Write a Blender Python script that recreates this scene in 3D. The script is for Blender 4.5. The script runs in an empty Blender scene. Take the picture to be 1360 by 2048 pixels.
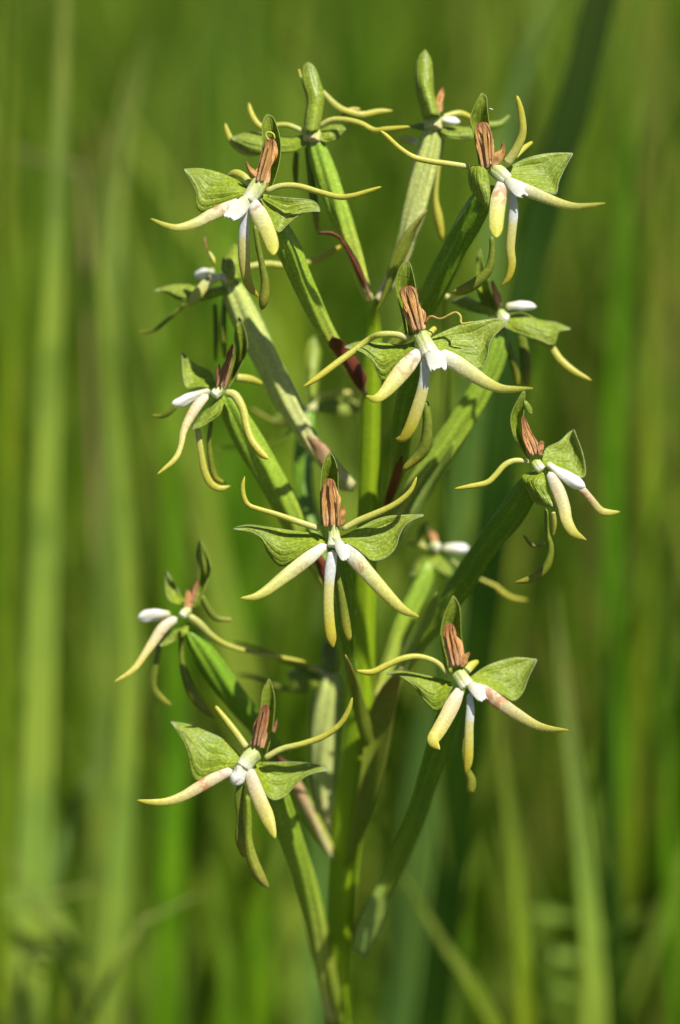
import bpy, math, random
import numpy as np

# ------------------------------------------------------------------ camera, sky, sun, exposure
sc = bpy.context.scene
D = 0.42                       # metres from the lens to the sharp flowers
LENS, SENS = 100.0, 36.0
PITCH = math.radians(15.0)
FWD = np.array([0.0, math.cos(PITCH), -math.sin(PITCH)])
UPV = np.array([0.0, math.sin(PITCH), math.cos(PITCH)])
RGT = np.array([1.0, 0.0, 0.0])
AIM = np.array([0.0, 0.0, 0.50])
CAM = AIM - FWD * D
S = D * SENS / LENS / 2048.0   # metres per photo pixel at the sharp plane

cd = bpy.data.cameras.new('camera')
cam = bpy.data.objects.new('camera', cd)
sc.collection.objects.link(cam)
cam.location = CAM
cam.rotation_euler = (math.pi / 2 - PITCH, 0, 0)
cd.sensor_fit = 'VERTICAL'; cd.sensor_height = SENS; cd.sensor_width = 24.0
cd.lens = LENS
cd.clip_start = 0.01; cd.clip_end = 2000
cd.dof.use_dof = True
cd.dof.focus_distance = D
cd.dof.aperture_fstop = 7.6
sc.camera = cam

SUN_DIR = np.array([0.34, -0.36, 0.87]); SUN_DIR /= np.linalg.norm(SUN_DIR)
w = bpy.data.worlds.new('World'); sc.world = w; w.use_nodes = True
wn = w.node_tree
sky = wn.nodes.new('ShaderNodeTexSky'); sky.sky_type = 'NISHITA'; sky.sun_disc = False
sky.sun_elevation = math.asin(SUN_DIR[2]); sky.sun_rotation = math.atan2(SUN_DIR[0], SUN_DIR[1])
wn.links.new(sky.outputs[0], wn.nodes['Background'].inputs[0])
wn.nodes['Background'].inputs[1].default_value = 0.05
ld = bpy.data.lights.new('sun', 'SUN'); ld.energy = 4.9; ld.angle = math.radians(0.53); ld.color = (1.0, 0.95, 0.86)
sun = bpy.data.objects.new('sun', ld); sc.collection.objects.link(sun)
from mathutils import Vector
sun.rotation_euler = Vector(SUN_DIR).to_track_quat('Z', 'Y').to_euler()
sun.location = (0.5, -0.5, 3)
sc.view_settings.view_transform = 'Standard'; sc.view_settings.look = 'None'
sc.view_settings.exposure = 0.68; sc.view_settings.gamma = 1.0
sc.cycles.max_bounces = 7; sc.cycles.diffuse_bounces = 4; sc.cycles.transmission_bounces = 5
sc.cycles.use_denoising = True

# ------------------------------------------------------------------ helpers: photo pixel + depth -> place
def P(x, y, d=0.0):
    """photo pixel and depth behind the sharp plane (in photo pixels) to a place in metres"""
    z = D + d * S
    k = z / D
    return CAM + FWD * z + RGT * ((x - 680) * S * k) + UPV * ((1024 - y) * S * k)

def stem_d(y):                                    # depth of the upright stem at picture height y
    return 225 + (y - 700) * math.tan(PITCH)

def pts(s, zoom=(0, 0, 1), d=0.0, dz=(0, 0)):
    """'x,y x,y,dd ...' in a zoomed crop -> array of (x, y, depth)"""
    raw = [tuple(float(v) for v in t.split(',')) for t in s.split()]
    n = len(raw); out = []
    for i, t in enumerate(raw):
        f = i / max(1, n - 1)
        dd = t[2] if len(t) > 2 else dz[0] + (dz[1] - dz[0]) * f
        out.append((zoom[0] + t[0] / zoom[2], zoom[1] + t[1] / zoom[2], d + dd))
    return out

def world(pl):
    return np.array([P(*p) for p in pl])

def spline(p, n):
    """Catmull-Rom through the rows of p, resampled evenly by length (first 3 columns)"""
    p = np.asarray(p, float)
    if len(p) == 2:
        p = np.array([p[0], (p[0] + p[1]) / 2, p[1]])
    q = np.vstack([2 * p[0] - p[1], p, 2 * p[-1] - p[-2]])
    fine = []
    for i in range(1, len(q) - 2):
        t = np.linspace(0, 1, 16, endpoint=False)[:, None]
        a, b, c, e = q[i - 1], q[i], q[i + 1], q[i + 2]
        fine.append(0.5 * (2 * b + (c - a) * t + (2 * a - 5 * b + 4 * c - e) * t ** 2 + (3 * b - a - 3 * c + e) * t ** 3))
    fine.append(q[-2][None, :]); fine = np.vstack(fine)
    L = np.concatenate([[0], np.cumsum(np.linalg.norm(np.diff(fine[:, :3], axis=0), axis=1))])
    L /= L[-1]
    u = np.linspace(0, 1, n)
    return np.stack([np.interp(u, L, fine[:, k]) for k in range(p.shape[1])], axis=1)

def norm(v):
    return v / np.maximum(np.linalg.norm(v, axis=-1, keepdims=True), 1e-12)

def make_mesh(name, verts, faces, uvs, material):
    me = bpy.data.meshes.new(name)
    me.from_pydata([tuple(v) for v in verts], [], faces)
    ul = me.uv_layers.new(name='UVMap')
    li = np.zeros(len(me.loops), int); me.loops.foreach_get('vertex_index', li)
    ul.data.foreach_set('uv', np.asarray(uvs, float)[li].ravel())
    me.polygons.foreach_set('use_smooth', [True] * len(me.polygons))
    me.materials.append(material)
    me.update()
    return me

ORIGIN = np.zeros(3)
def link(name, me, parent=None):
    o = bpy.data.objects.new(name, me)
    sc.collection.objects.link(o)
    if parent is not None:
        o.parent = parent
    return o

SEED = [0]
def tube(name, pl, radii, material, parent, flat=1.0, rot=0.0, nseg=14, nlen=None, ridge=0.0, nr=6, twist=0.0,
         wrinkle=0.0, round0=0.03, round1=0.10, groove=0.0):
    """a tapered, smoothly bent rod or strap: width in the picture plane, flat = thickness / width"""
    SEED[0] += 1; rg = random.Random(SEED[0])
    n = len(pl)
    rr = np.interp(np.linspace(0, 1, n), np.linspace(0, 1, len(radii)), radii)
    k = np.array([(D + p[2] * S) / D for p in pl])
    W = np.column_stack([world(pl), rr * S * k])
    nlen = nlen or max(14, 5 * n)
    c = spline(W, nlen)
    p, r = c[:, :3], np.maximum(c[:, 3], 1e-6)
    t = norm(np.gradient(p, axis=0))
    side = norm(np.cross(t, FWD) + 1e-9)
    dep = norm(np.cross(side, t))
    u = np.linspace(0, 1, nlen)
    e = np.ones(nlen)
    if round1 > 0: e = np.where(u > 1 - round1, np.sqrt(np.maximum(0, 1 - ((u - 1 + round1) / round1) ** 2)), e)
    if round0 > 0: e *= np.where(u < round0, np.sqrt(np.maximum(0, 1 - ((round0 - u) / round0) ** 2)), 1)
    r = r * np.maximum(e, 0.03)
    th = np.linspace(0, 2 * math.pi, nseg, endpoint=False)
    ph = [rg.uniform(0, 6.28) for _ in range(8)]
    verts = []; uvs = []
    for i in range(nlen):
        m = 1 + ridge * np.cos(nr * (th + twist * u[i]))
        if wrinkle:
            m = m + wrinkle * (0.8 * np.sin(5 * th + 2.2 * math.sin(5 * u[i] + ph[0]) + ph[1]) + 0.5 * np.sin(8 * th + 5 * u[i] + ph[2])
                               + 0.45 * np.sin(2 * th + 9 * u[i] + ph[3]) + 0.3 * math.sin(13 * u[i] + ph[4]))
        cx, cy = np.cos(th) * m, np.sin(th) * m * flat
        if groove:
            cy = cy + groove * (np.cos(th) ** 2 - 0.5)
        ca, sa = math.cos(rot), math.sin(rot)
        X = cx * ca - cy * sa; Y = cx * sa + cy * ca
        verts.append(p[i] + r[i] * (X[:, None] * side[i] + Y[:, None] * dep[i]))
        uvs.append(np.column_stack([np.full(nseg, u[i]), np.abs(th / math.pi - 1)]))
    verts = np.vstack(verts) - ORIGIN; uvs = np.vstack(uvs)
    faces = []
    for i in range(nlen - 1):
        for j in range(nseg):
            j2 = (j + 1) % nseg
            faces.append((i * nseg + j, i * nseg + j2, (i + 1) * nseg + j2, (i + 1) * nseg + j))
    faces.append(tuple(range(nseg))[::-1]); faces.append(tuple((nlen - 1) * nseg + j for j in range(nseg)))
    return link(name, make_mesh(name, verts, faces, uvs, material), parent)

def loft(name, A, B, material, parent, bulge=15.0, thick=3.0, nu=26, nv=15, hood=False, wave=0.0, ragged=0.0, crease=0.0):
    """a thin leaf between two edges, bulging away from (+) or toward (-) the lens in its middle, with real thickness"""
    SEED[0] += 1; rg = random.Random(SEED[0])
    a = spline(world(A), nu); b = spline(world(B), nu)
    u = np.linspace(0, 1, nu); s = np.linspace(0, 1, nv)
    lat = (1 - np.cos(math.pi * s)) / 2 if hood else s
    arch = np.sin(math.pi * s) if hood else 4 * s * (1 - s) * 0.8
    if hood:
        prof = np.where(u < 0.3, 1.0, 0.5 + 0.5 * np.cos(math.pi * (u - 0.3) / 0.7) * 0.85 - 0.0) * np.where(u < 0.9, 1.0, np.sqrt(np.maximum(0, 1 - ((u - 0.9) / 0.1) ** 2)))
    else:
        prof = np.sqrt(np.maximum(0, 4 * u * (1 - u)))
    G = a[:, None, :] * (1 - lat)[None, :, None] + b[:, None, :] * lat[None, :, None]
    dep = bulge * S * arch[None, :] * prof[:, None]
    if crease:
        dep = dep + crease * S * np.exp(-((s - 0.5) / 0.07) ** 2)[None, :] * prof[:, None]
    if wave:
        p1, p2, p3 = rg.uniform(0, 6), rg.uniform(0, 6), rg.uniform(0, 6)
        dep = dep + wave * S * (np.sin(7 * u[:, None] + 5 * s[None, :] + p1) + 0.6 * np.sin(13 * u[:, None] - 8 * s[None, :] + p2)
                                + 0.4 * np.sin(24 * s[None, :] + 4 * u[:, None] + p3)) * prof[:, None]
    if ragged:
        rr = np.array([rg.uniform(-1, 0.35) for _ in range(nv)])
        G = G + (ragged * S) * rr[None, :, None] * (u ** 6)[:, None, None] * norm(np.gradient(G, axis=0))
    G = G + dep[..., None] * FWD
    nrm = norm(np.cross(np.gradient(G, axis=0), np.gradient(G, axis=1)) + 1e-12)
    h = thick * S * 0.5 * (0.35 + 0.65 * np.sqrt(np.sin(math.pi * np.clip(s, 0.02, 0.98))))[None, :, None]
    top = (G + nrm * h).reshape(-1, 3); bot = (G - nrm * h).reshape(-1, 3)
    uv = np.column_stack([np.repeat(u, nv), np.tile(s, nu)])
    verts = np.vstack([top, bot]) - ORIGIN; uvs = np.vstack([uv, uv])
    N = nu * nv; faces = []
    for i in range(nu - 1):
        for j in range(nv - 1):
            q = (i * nv + j, i * nv + j + 1, (i + 1) * nv + j + 1, (i + 1) * nv + j)
            faces.append(q); faces.append(tuple(N + x for x in q[::-1]))
    ring = [j for j in range(nv)] + [i * nv + nv - 1 for i in range(1, nu)] + [(nu - 1) * nv + j for j in range(nv - 2, -1, -1)] + [i * nv for i in range(nu - 2, 0, -1)]
    for i, q in enumerate(ring):
        q2 = ring[(i + 1) % len(ring)]
        faces.append((q2, q, N + q, N + q2))
    return link(name, make_mesh(name, verts, faces, uvs, material), parent)

# ------------------------------------------------------------------ materials
class NT:
    def __init__(s, name):
        s.m = bpy.data.materials.new(name); s.m.use_nodes = True
        s.t = s.m.node_tree; s.t.nodes.clear()
        s.out = s.n('ShaderNodeOutputMaterial')
    def n(s, typ, **kw):
        x = s.t.nodes.new(typ)
        for k, v in kw.items(): setattr(x, k, v)
        return x
    def set(s, sock, v):
        if isinstance(v, bpy.types.NodeSocket): s.t.links.new(v, sock)
        else: sock.default_value = v
    def math(s, op, a, b=0.0, c=None, clamp=False):
        x = s.n('ShaderNodeMath', operation=op); x.use_clamp = clamp
        s.set(x.inputs[0], a); s.set(x.inputs[1], b)
        if c is not None: s.set(x.inputs[2], c)
        return x.outputs[0]
    def smooth(s, v, lo, hi):
        x = s.n('ShaderNodeMapRange', interpolation_type='SMOOTHSTEP'); s.set(x.inputs[0], v)
        x.inputs[1].default_value = lo; x.inputs[2].default_value = hi
        return x.outputs[0]
    def ramp(s, v, stops):
        x = s.n('ShaderNodeValToRGB'); el = x.color_ramp.elements
        while len(el) < len(stops): el.new(0.5)
        for e, (p, c) in zip(el, stops): e.position = p; e.color = (*c, 1)
        s.set(x.inputs[0], v)
        return x.outputs[0]
    def mix(s, f, a, b, mode='MIX'):
        x = s.n('ShaderNodeMix', data_type='RGBA', blend_type=mode)
        s.set(x.inputs[0], f)
        s.set(x.inputs[6], a if isinstance(a, bpy.types.NodeSocket) else (*a, 1))
        s.set(x.inputs[7], b if isinstance(b, bpy.types.NodeSocket) else (*b, 1))
        return x.outputs[2]
    def noise(s, scale, vec=None, detail=3.0, rough=0.55, dist=0.0):
        x = s.n('ShaderNodeTexNoise'); x.inputs['Scale'].default_value = scale
        x.inputs['Detail'].default_value = detail; x.inputs['Roughness'].default_value = rough; x.inputs['Distortion'].default_value = dist
        s.t.links.new(vec if vec is not None else s.obj, x.inputs['Vector'])
        return x.outputs['Fac']
    def coords(s):
        tc = s.n('ShaderNodeTexCoord'); s.obj = tc.outputs['Object']
        uv = s.n('ShaderNodeUVMap'); sp = s.n('ShaderNodeSeparateXYZ')
        s.t.links.new(uv.outputs[0], sp.inputs[0])
        s.uv = uv.outputs[0]; s.u, s.v = sp.outputs[0], sp.outputs[1]
        s.rnd = s.n('ShaderNodeObjectInfo').outputs['Random']
    def finish(s, col, rough=0.45, transl=0.25, tcol=None, bump=None, bdist=0.0001, spec=0.4, bstr=0.6):
        b = s.n('ShaderNodeBsdfPrincipled')
        s.set(b.inputs['Base Color'], col); s.set(b.inputs['Roughness'], rough)
        b.inputs['Specular IOR Level'].default_value = spec
        bn = None
        if bump is not None:
            bn = s.n('ShaderNodeBump'); bn.inputs['Distance'].default_value = bdist; bn.inputs['Strength'].default_value = bstr
            s.t.links.new(bump, bn.inputs['Height']); s.t.links.new(bn.outputs[0], b.inputs['Normal'])
        if transl > 0:
            t = s.n('ShaderNodeBsdfTranslucent')
            s.set(t.inputs[0], tcol if tcol is not None else col)
            if bn: s.t.links.new(bn.outputs[0], t.inputs['Normal'])
            mx = s.n('ShaderNodeMixShader'); mx.inputs[0].default_value = transl
            s.t.links.new(b.outputs[0], mx.inputs[1]); s.t.links.new(t.outputs[0], mx.inputs[2])
            s.t.links.new(mx.outputs[0], s.out.inputs[0])
        else:
            s.t.links.new(b.outputs[0], s.out.inputs[0])
        return s.m

def plant_mat(name, stops, transl=0.25, rough=0.45, vary=0.35, grain=0.25, ribs=0, margin=None, tint=None, blotch=None, bdist=0.00008, spec=0.4, satur=None):
    N = NT(name); N.coords()
    c = N.ramp(N.math('ADD', N.u, N.math('MULTIPLY', N.math('SUBTRACT', N.noise(260.0), 0.5), 0.14)), stops)
    # broad and fine colour variation
    big = N.smooth(N.noise(220.0, detail=4), 0.3, 0.7)
    c = N.mix(N.math('MULTIPLY', big, vary), c, N.mix(1.0, c, (1.35, 1.2, 0.9), 'MULTIPLY'))
    fine = N.noise(2300.0, detail=2)
    c = N.mix(N.math('MULTIPLY', N.smooth(fine, 0.50, 0.64), grain), c, N.mix(1.0, c, (2.1, 1.9, 2.6), 'MULTIPLY'))
    c = N.mix(N.math('MULTIPLY', N.smooth(fine, 0.46, 0.34), grain * 0.8), c, N.mix(1.0, c, (0.62, 0.68, 0.5), 'MULTIPLY'))
    hgt = N.math('ADD', fine, N.math('MULTIPLY', N.noise(900.0), 0.8))
    if ribs:
        w_ = N.math('SINE', N.math('MULTIPLY', N.v, ribs * 6.2832))
        w_ = N.smooth(w_, 0.2, 1.0)
        c = N.mix(N.math('MULTIPLY', w_, 0.32), c, N.mix(1.0, c, (1.7, 1.55, 1.5), 'MULTIPLY'))
        hgt = N.math('ADD', hgt, N.math('MULTIPLY', w_, 0.5))
    if margin:
        e = N.math('ABSOLUTE', N.math('SUBTRACT', N.v, 0.5))
        em = N.math('MAXIMUM', N.smooth(e, 0.475, 0.50), N.smooth(N.u, 0.90, 0.985))
        c = N.mix(N.math('MULTIPLY', em, 0.55), c, margin)
    if blotch:
        wdw = N.math('MULTIPLY', N.smooth(N.u, 0.04, 0.16), N.smooth(N.u, 0.52, 0.30))
        ns = N.smooth(N.math('ADD', N.noise(480.0, detail=3, dist=0.5), N.math('MULTIPLY', N.math('SUBTRACT', N.rnd, 0.5), 0.16)), 0.55, 0.67)
        c = N.mix(N.math('MULTIPLY', N.math('MULTIPLY', wdw, ns), 0.6), c, blotch)
    if tint:                                     # every piece is a little paler or yellower than the next
        c = N.mix(N.math('MULTIPLY', N.rnd, tint[0]), c, N.mix(1.0, c, tint[1], 'MULTIPLY'))
    return N.finish(c, rough, transl, bump=hgt, bdist=bdist, spec=spec)

M = {}
M['lobe'] = plant_mat('lip_lobe', [(0.0, (0.74, 0.75, 0.71)), (0.12, (0.71, 0.72, 0.60)), (0.27, (0.61, 0.62, 0.33)), (0.55, (0.55, 0.56, 0.17)), (1.0, (0.47, 0.47, 0.05))],
                      transl=0.38, grain=0.16, vary=0.3, rough=0.5, blotch=(0.44, 0.14, 0.06))
M['lobe_pink'] = plant_mat('lip_lobe_flushed', [(0.0, (0.68, 0.66, 0.55)), (0.2, (0.61, 0.54, 0.34)), (0.45, (0.56, 0.52, 0.22)), (0.75, (0.53, 0.51, 0.11)), (1.0, (0.46, 0.44, 0.045))],
                           transl=0.38, grain=0.16, vary=0.3, rough=0.5, blotch=(0.55, 0.14, 0.05))
M['mid'] = plant_mat('lip_middle_lobe', [(0.0, (0.72, 0.74, 0.74)), (0.28, (0.68, 0.70, 0.68)), (0.36, (0.63, 0.61, 0.25)), (0.75, (0.52, 0.48, 0.05)), (1.0, (0.42, 0.35, 0.03))],
                     transl=0.35, grain=0.1, vary=0.15)
M['fil'] = plant_mat('petal', [(0.0, (0.54, 0.56, 0.20)), (0.3, (0.47, 0.48, 0.09)), (1.0, (0.46, 0.43, 0.04))], transl=0.25, grain=0.12, vary=0.2, rough=0.42)
M['fil_dry'] = plant_mat('dried_petal', [(0.0, (0.28, 0.12, 0.04)), (0.4, (0.30, 0.24, 0.05)), (1.0, (0.44, 0.40, 0.08))], transl=0.15)
M['sepal'] = plant_mat('lateral_sepal', [(0.0, (0.27, 0.37, 0.022)), (0.35, (0.225, 0.32, 0.024)), (1.0, (0.26, 0.34, 0.06))], transl=0.42, ribs=6,
                       margin=(0.46, 0.49, 0.32), grain=0.4, vary=0.4, rough=0.45, bdist=0.00018, spec=0.35)
M['hood'] = plant_mat('dorsal_sepal', [(0.0, (0.31, 0.41, 0.06)), (0.4, (0.23, 0.32, 0.028)), (1.0, (0.19, 0.27, 0.026))], transl=0.38, ribs=4,
                      margin=(0.27, 0.30, 0.08), grain=0.4, vary=0.35, rough=0.4, bdist=0.00012)
M['ovary'] = plant_mat('ovary', [(0.0, (0.11, 0.23, 0.014)), (0.5, (0.11, 0.225, 0.012)), (0.85, (0.19, 0.29, 0.022)), (1.0, (0.36, 0.34, 0.10))], transl=0.12,
                       grain=0.3, vary=0.5, ribs=3, rough=0.4, tint=(0.35, (1.6, 1.4, 1.5)))  # shade on the front ovaries is put into this darker green
M['ovary_lit'] = plant_mat('lit_ovary', [(0.0, (0.20, 0.34, 0.03)), (0.5, (0.25, 0.375, 0.035)), (0.85, (0.34, 0.41, 0.06)), (1.0, (0.40, 0.38, 0.13))], transl=0.15,
                           grain=0.3, vary=0.4, ribs=3, rough=0.42)  # lighter copy: sunlight on the better lit ovaries is put into the colour
M['ovary_pale'] = plant_mat('pale_ovary', [(0.0, (0.36, 0.44, 0.11)), (0.6, (0.42, 0.48, 0.16)), (0.85, (0.52, 0.48, 0.22)), (1.0, (0.5, 0.46, 0.28))], transl=0.15,
                            grain=0.3, vary=0.3, ribs=3, rough=0.42)
M['spur'] = plant_mat('spur', [(0.0, (0.17, 0.23, 0.025)), (0.6, (0.15, 0.19, 0.016)), (1.0, (0.28, 0.28, 0.03))], transl=0.25, vary=0.4)
M['stem'] = plant_mat('stem', [(0.0, (0.18, 0.28, 0.006)), (0.5, (0.27, 0.44, 0.008)), (1.0, (0.26, 0.40, 0.014))], transl=0.35, ribs=2, rough=0.4, grain=0.1)
M['bract'] = plant_mat('bract', [(0.0, (0.19, 0.27, 0.022)), (0.6, (0.22, 0.28, 0.03)), (1.0, (0.26, 0.23, 0.05))], transl=0.3, ribs=4, margin=(0.36, 0.33, 0.12), vary=0.4)
M['bract_pale'] = plant_mat('pale_bract', [(0.0, (0.27, 0.40, 0.09)), (0.5, (0.26, 0.37, 0.07)), (1.0, (0.22, 0.33, 0.04))], transl=0.2, ribs=4, vary=0.3, blotch=(0.24, 0.06, 0.03))
M['bract_brown'] = plant_mat('dried_bract', [(0.0, (0.30, 0.20, 0.12)), (0.16, (0.075, 0.018, 0.012)), (0.6, (0.15, 0.04, 0.018)), (1.0, (0.06, 0.018, 0.010))], transl=0.08,
                             ribs=5, vary=0.8, rough=0.5)
M['bract_pinkish'] = plant_mat('faded_bract', [(0.0, (0.42, 0.44, 0.20)), (0.35, (0.46, 0.38, 0.18)), (0.7, (0.38, 0.24, 0.13)), (1.0, (0.10, 0.035, 0.02))], transl=0.12, ribs=5, vary=0.5)
M['neck'] = plant_mat('column', [(0.0, (0.34, 0.44, 0.11)), (0.5, (0.52, 0.58, 0.25)), (1.0, (0.78, 0.80, 0.68))], transl=0.3, vary=0.2, grain=0.15, ribs=3)
M['stigma'] = plant_mat('stigma', [(0.0, (0.55, 0.57, 0.30)), (0.45, (0.74, 0.74, 0.66)), (1.0, (0.78, 0.77, 0.72))], transl=0.3, vary=0.05, grain=0.08, rough=0.35)

def anther_mat(name, dark, mid, pale):
    N = NT(name); N.coords()
    mp = N.n('ShaderNodeMapping'); mp.inputs['Scale'].default_value = (1.6, 11.0, 1.0)
    N.t.links.new(N.uv, mp.inputs[0])
    add = N.n('ShaderNodeVectorMath', operation='ADD'); N.t.links.new(mp.outputs[0], add.inputs[0])
    cb = N.n('ShaderNodeCombineXYZ'); N.set(cb.inputs[0], N.math('MULTIPLY', N.rnd, 37.0)); N.set(cb.inputs[2], N.math('MULTIPLY', N.rnd, 11.0))
    N.t.links.new(cb.outputs[0], add.inputs[1])
    f = N.noise(1.6, add.outputs[0], detail=4, rough=0.65, dist=0.8)
    c = N.ramp(f, [(0.37, dark), (0.44, mid), (0.54, pale), (0.66, mid)])
    c = N.mix(N.math('MULTIPLY', N.smooth(N.u, 0.5, 0.05), 0.5), c, (0.70, 0.44, 0.24))
    c = N.mix(N.math('MULTIPLY', N.smooth(N.u, 0.68, 1.0), 0.75), c, dark)
    return N.finish(c, 0.38, 0.12, bump=N.math('ADD', f, N.math('MULTIPLY', N.noise(3000.0), 0.3)), bdist=0.0004, bstr=0.8)
M['anther'] = anther_mat('dried_anther', (0.16, 0.038, 0.008), (0.60, 0.24, 0.035), (0.80, 0.52, 0.20))
M['anther_dark'] = anther_mat('dark_dried_anther', (0.09, 0.02, 0.008), (0.34, 0.11, 0.03), (0.56, 0.30, 0.13))
M['anther_orange'] = anther_mat('orange_dried_anther', (0.22, 0.055, 0.015), (0.62, 0.24, 0.06), (0.74, 0.42, 0.18))

def grass_mat(name, a, b, dry, dry_amt, transl=0.38, pale=0.0):
    N = NT(name); N.coords()
    at = N.n('ShaderNodeAttribute'); at.attribute_name = 'rnd'
    rv = N.math('ADD', at.outputs['Fac'], 0.0)
    c = N.mix(rv, a, b)
    c = N.mix(N.math('MULTIPLY', N.smooth(N.math('FRACT', N.math('MULTIPLY', rv, 3.77)), 0.70, 0.78), pale), c, (0.31, 0.45, 0.06))
    c = N.mix(N.math('MULTIPLY', N.smooth(N.math('FRACT', N.math('MULTIPLY', rv, 7.31)), 1 - dry_amt - 0.02, 1 - dry_amt + 0.02), 0.9), c, dry)
    c = N.mix(N.math('MULTIPLY', N.smooth(N.noise(28.0), 0.42, 0.62), 0.6), c, N.mix(1.0, c, (1.6, 1.3, 1.0), 'MULTIPLY'))
    c = N.mix(N.math('MULTIPLY', N.smooth(N.noise(45.0, detail=2), 0.52, 0.68), 0.5), c, N.mix(1.0, c, (0.45, 0.55, 0.5), 'MULTIPLY'))
    c = N.mix(N.math('MULTIPLY', N.smooth(N.u, 0.86, 1.0), 0.4), c, dry)
    rb = N.math('SINE', N.math('MULTIPLY', N.v, 50.0))
    return N.finish(c, 0.5, transl, bump=rb, bdist=0.0001, spec=0.10)
M['grass'] = grass_mat('meadow_grass', (0.036, 0.125, 0.004), (0.145, 0.255, 0.012), (0.38, 0.34, 0.08), 0.035, 0.42, 0.9)
M['blade_pale'] = grass_mat('pale_grass', (0.22, 0.35, 0.045), (0.24, 0.37, 0.06), (0.33, 0.32, 0.12), 0.0)
M['blade_blue'] = grass_mat('bluish_grass', (0.13, 0.27, 0.05), (0.15, 0.29, 0.065), (0.24, 0.28, 0.12), 0.0)
M['blade_yellow'] = grass_mat('yellow_grass', (0.19, 0.30, 0.016), (0.22, 0.32, 0.022), (0.28, 0.29, 0.07), 0.0)
M['blade_shade'] = grass_mat('shade_grass', (0.014, 0.045, 0.003), (0.018, 0.05, 0.003), (0.05, 0.06, 0.01), 0.0, 0.2)  # for added dark blades that stand in for shaded gaps in the grass
M['blade_green'] = grass_mat('green_grass', (0.09, 0.25, 0.006), (0.12, 0.27, 0.01), (0.2, 0.24, 0.05), 0.0)
M['blade_dry'] = grass_mat('dry_grass', (0.40, 0.32, 0.15), (0.45, 0.38, 0.2), (0.36, 0.28, 0.14), 0.0, 0.2)
M['blade_brown'] = grass_mat('brown_grass', (0.28, 0.11, 0.05), (0.30, 0.12, 0.05), (0.25, 0.1, 0.04), 0.0, 0.15)

def soil_mat():
    N = NT('soil'); N.coords()
    f = N.noise(9.0, detail=6, rough=0.7); g = N.noise(140.0, detail=4)
    c = N.ramp(f, [(0.3, (0.035, 0.032, 0.014)), (0.5, (0.06, 0.07, 0.02)), (0.7, (0.05, 0.09, 0.018))])
    c = N.mix(N.math('MULTIPLY', N.smooth(g, 0.5, 0.7), 0.5), c, (0.12, 0.09, 0.045))
    return N.finish(c, 0.9, 0.0, bump=N.math('ADD', f, g), bdist=0.01)
M['soil'] = soil_mat()

# ------------------------------------------------------------------ ground
def ground():
    n = 90
    e = np.sinh(np.linspace(-1, 1, n) * 7.0) / math.sinh(7.0) * 600.0
    rg = np.random.default_rng(5)
    X, Y = np.meshgrid(e, e, indexing='ij')
    Z = 0.012 * np.sin(X * 9.1 + 1) * np.sin(Y * 7.7) + 0.006 * rg.standard_normal(X.shape)
    Z *= np.clip(3.0 / (1 + np.hypot(X, Y)), 0, 1)
    v = np.stack([X, Y, Z - 0.012], -1).reshape(-1, 3)
    f = [(i * n + j, (i + 1) * n + j, (i + 1) * n + j + 1, i * n + j + 1) for i in range(n - 1) for j in range(n - 1)]
    o = link('ground', make_mesh('ground', v, f, v[:, :2], M['soil']))
    o['kind'] = 'structure'; o['label'] = 'dark meadow soil under the grass'
ground()

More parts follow.
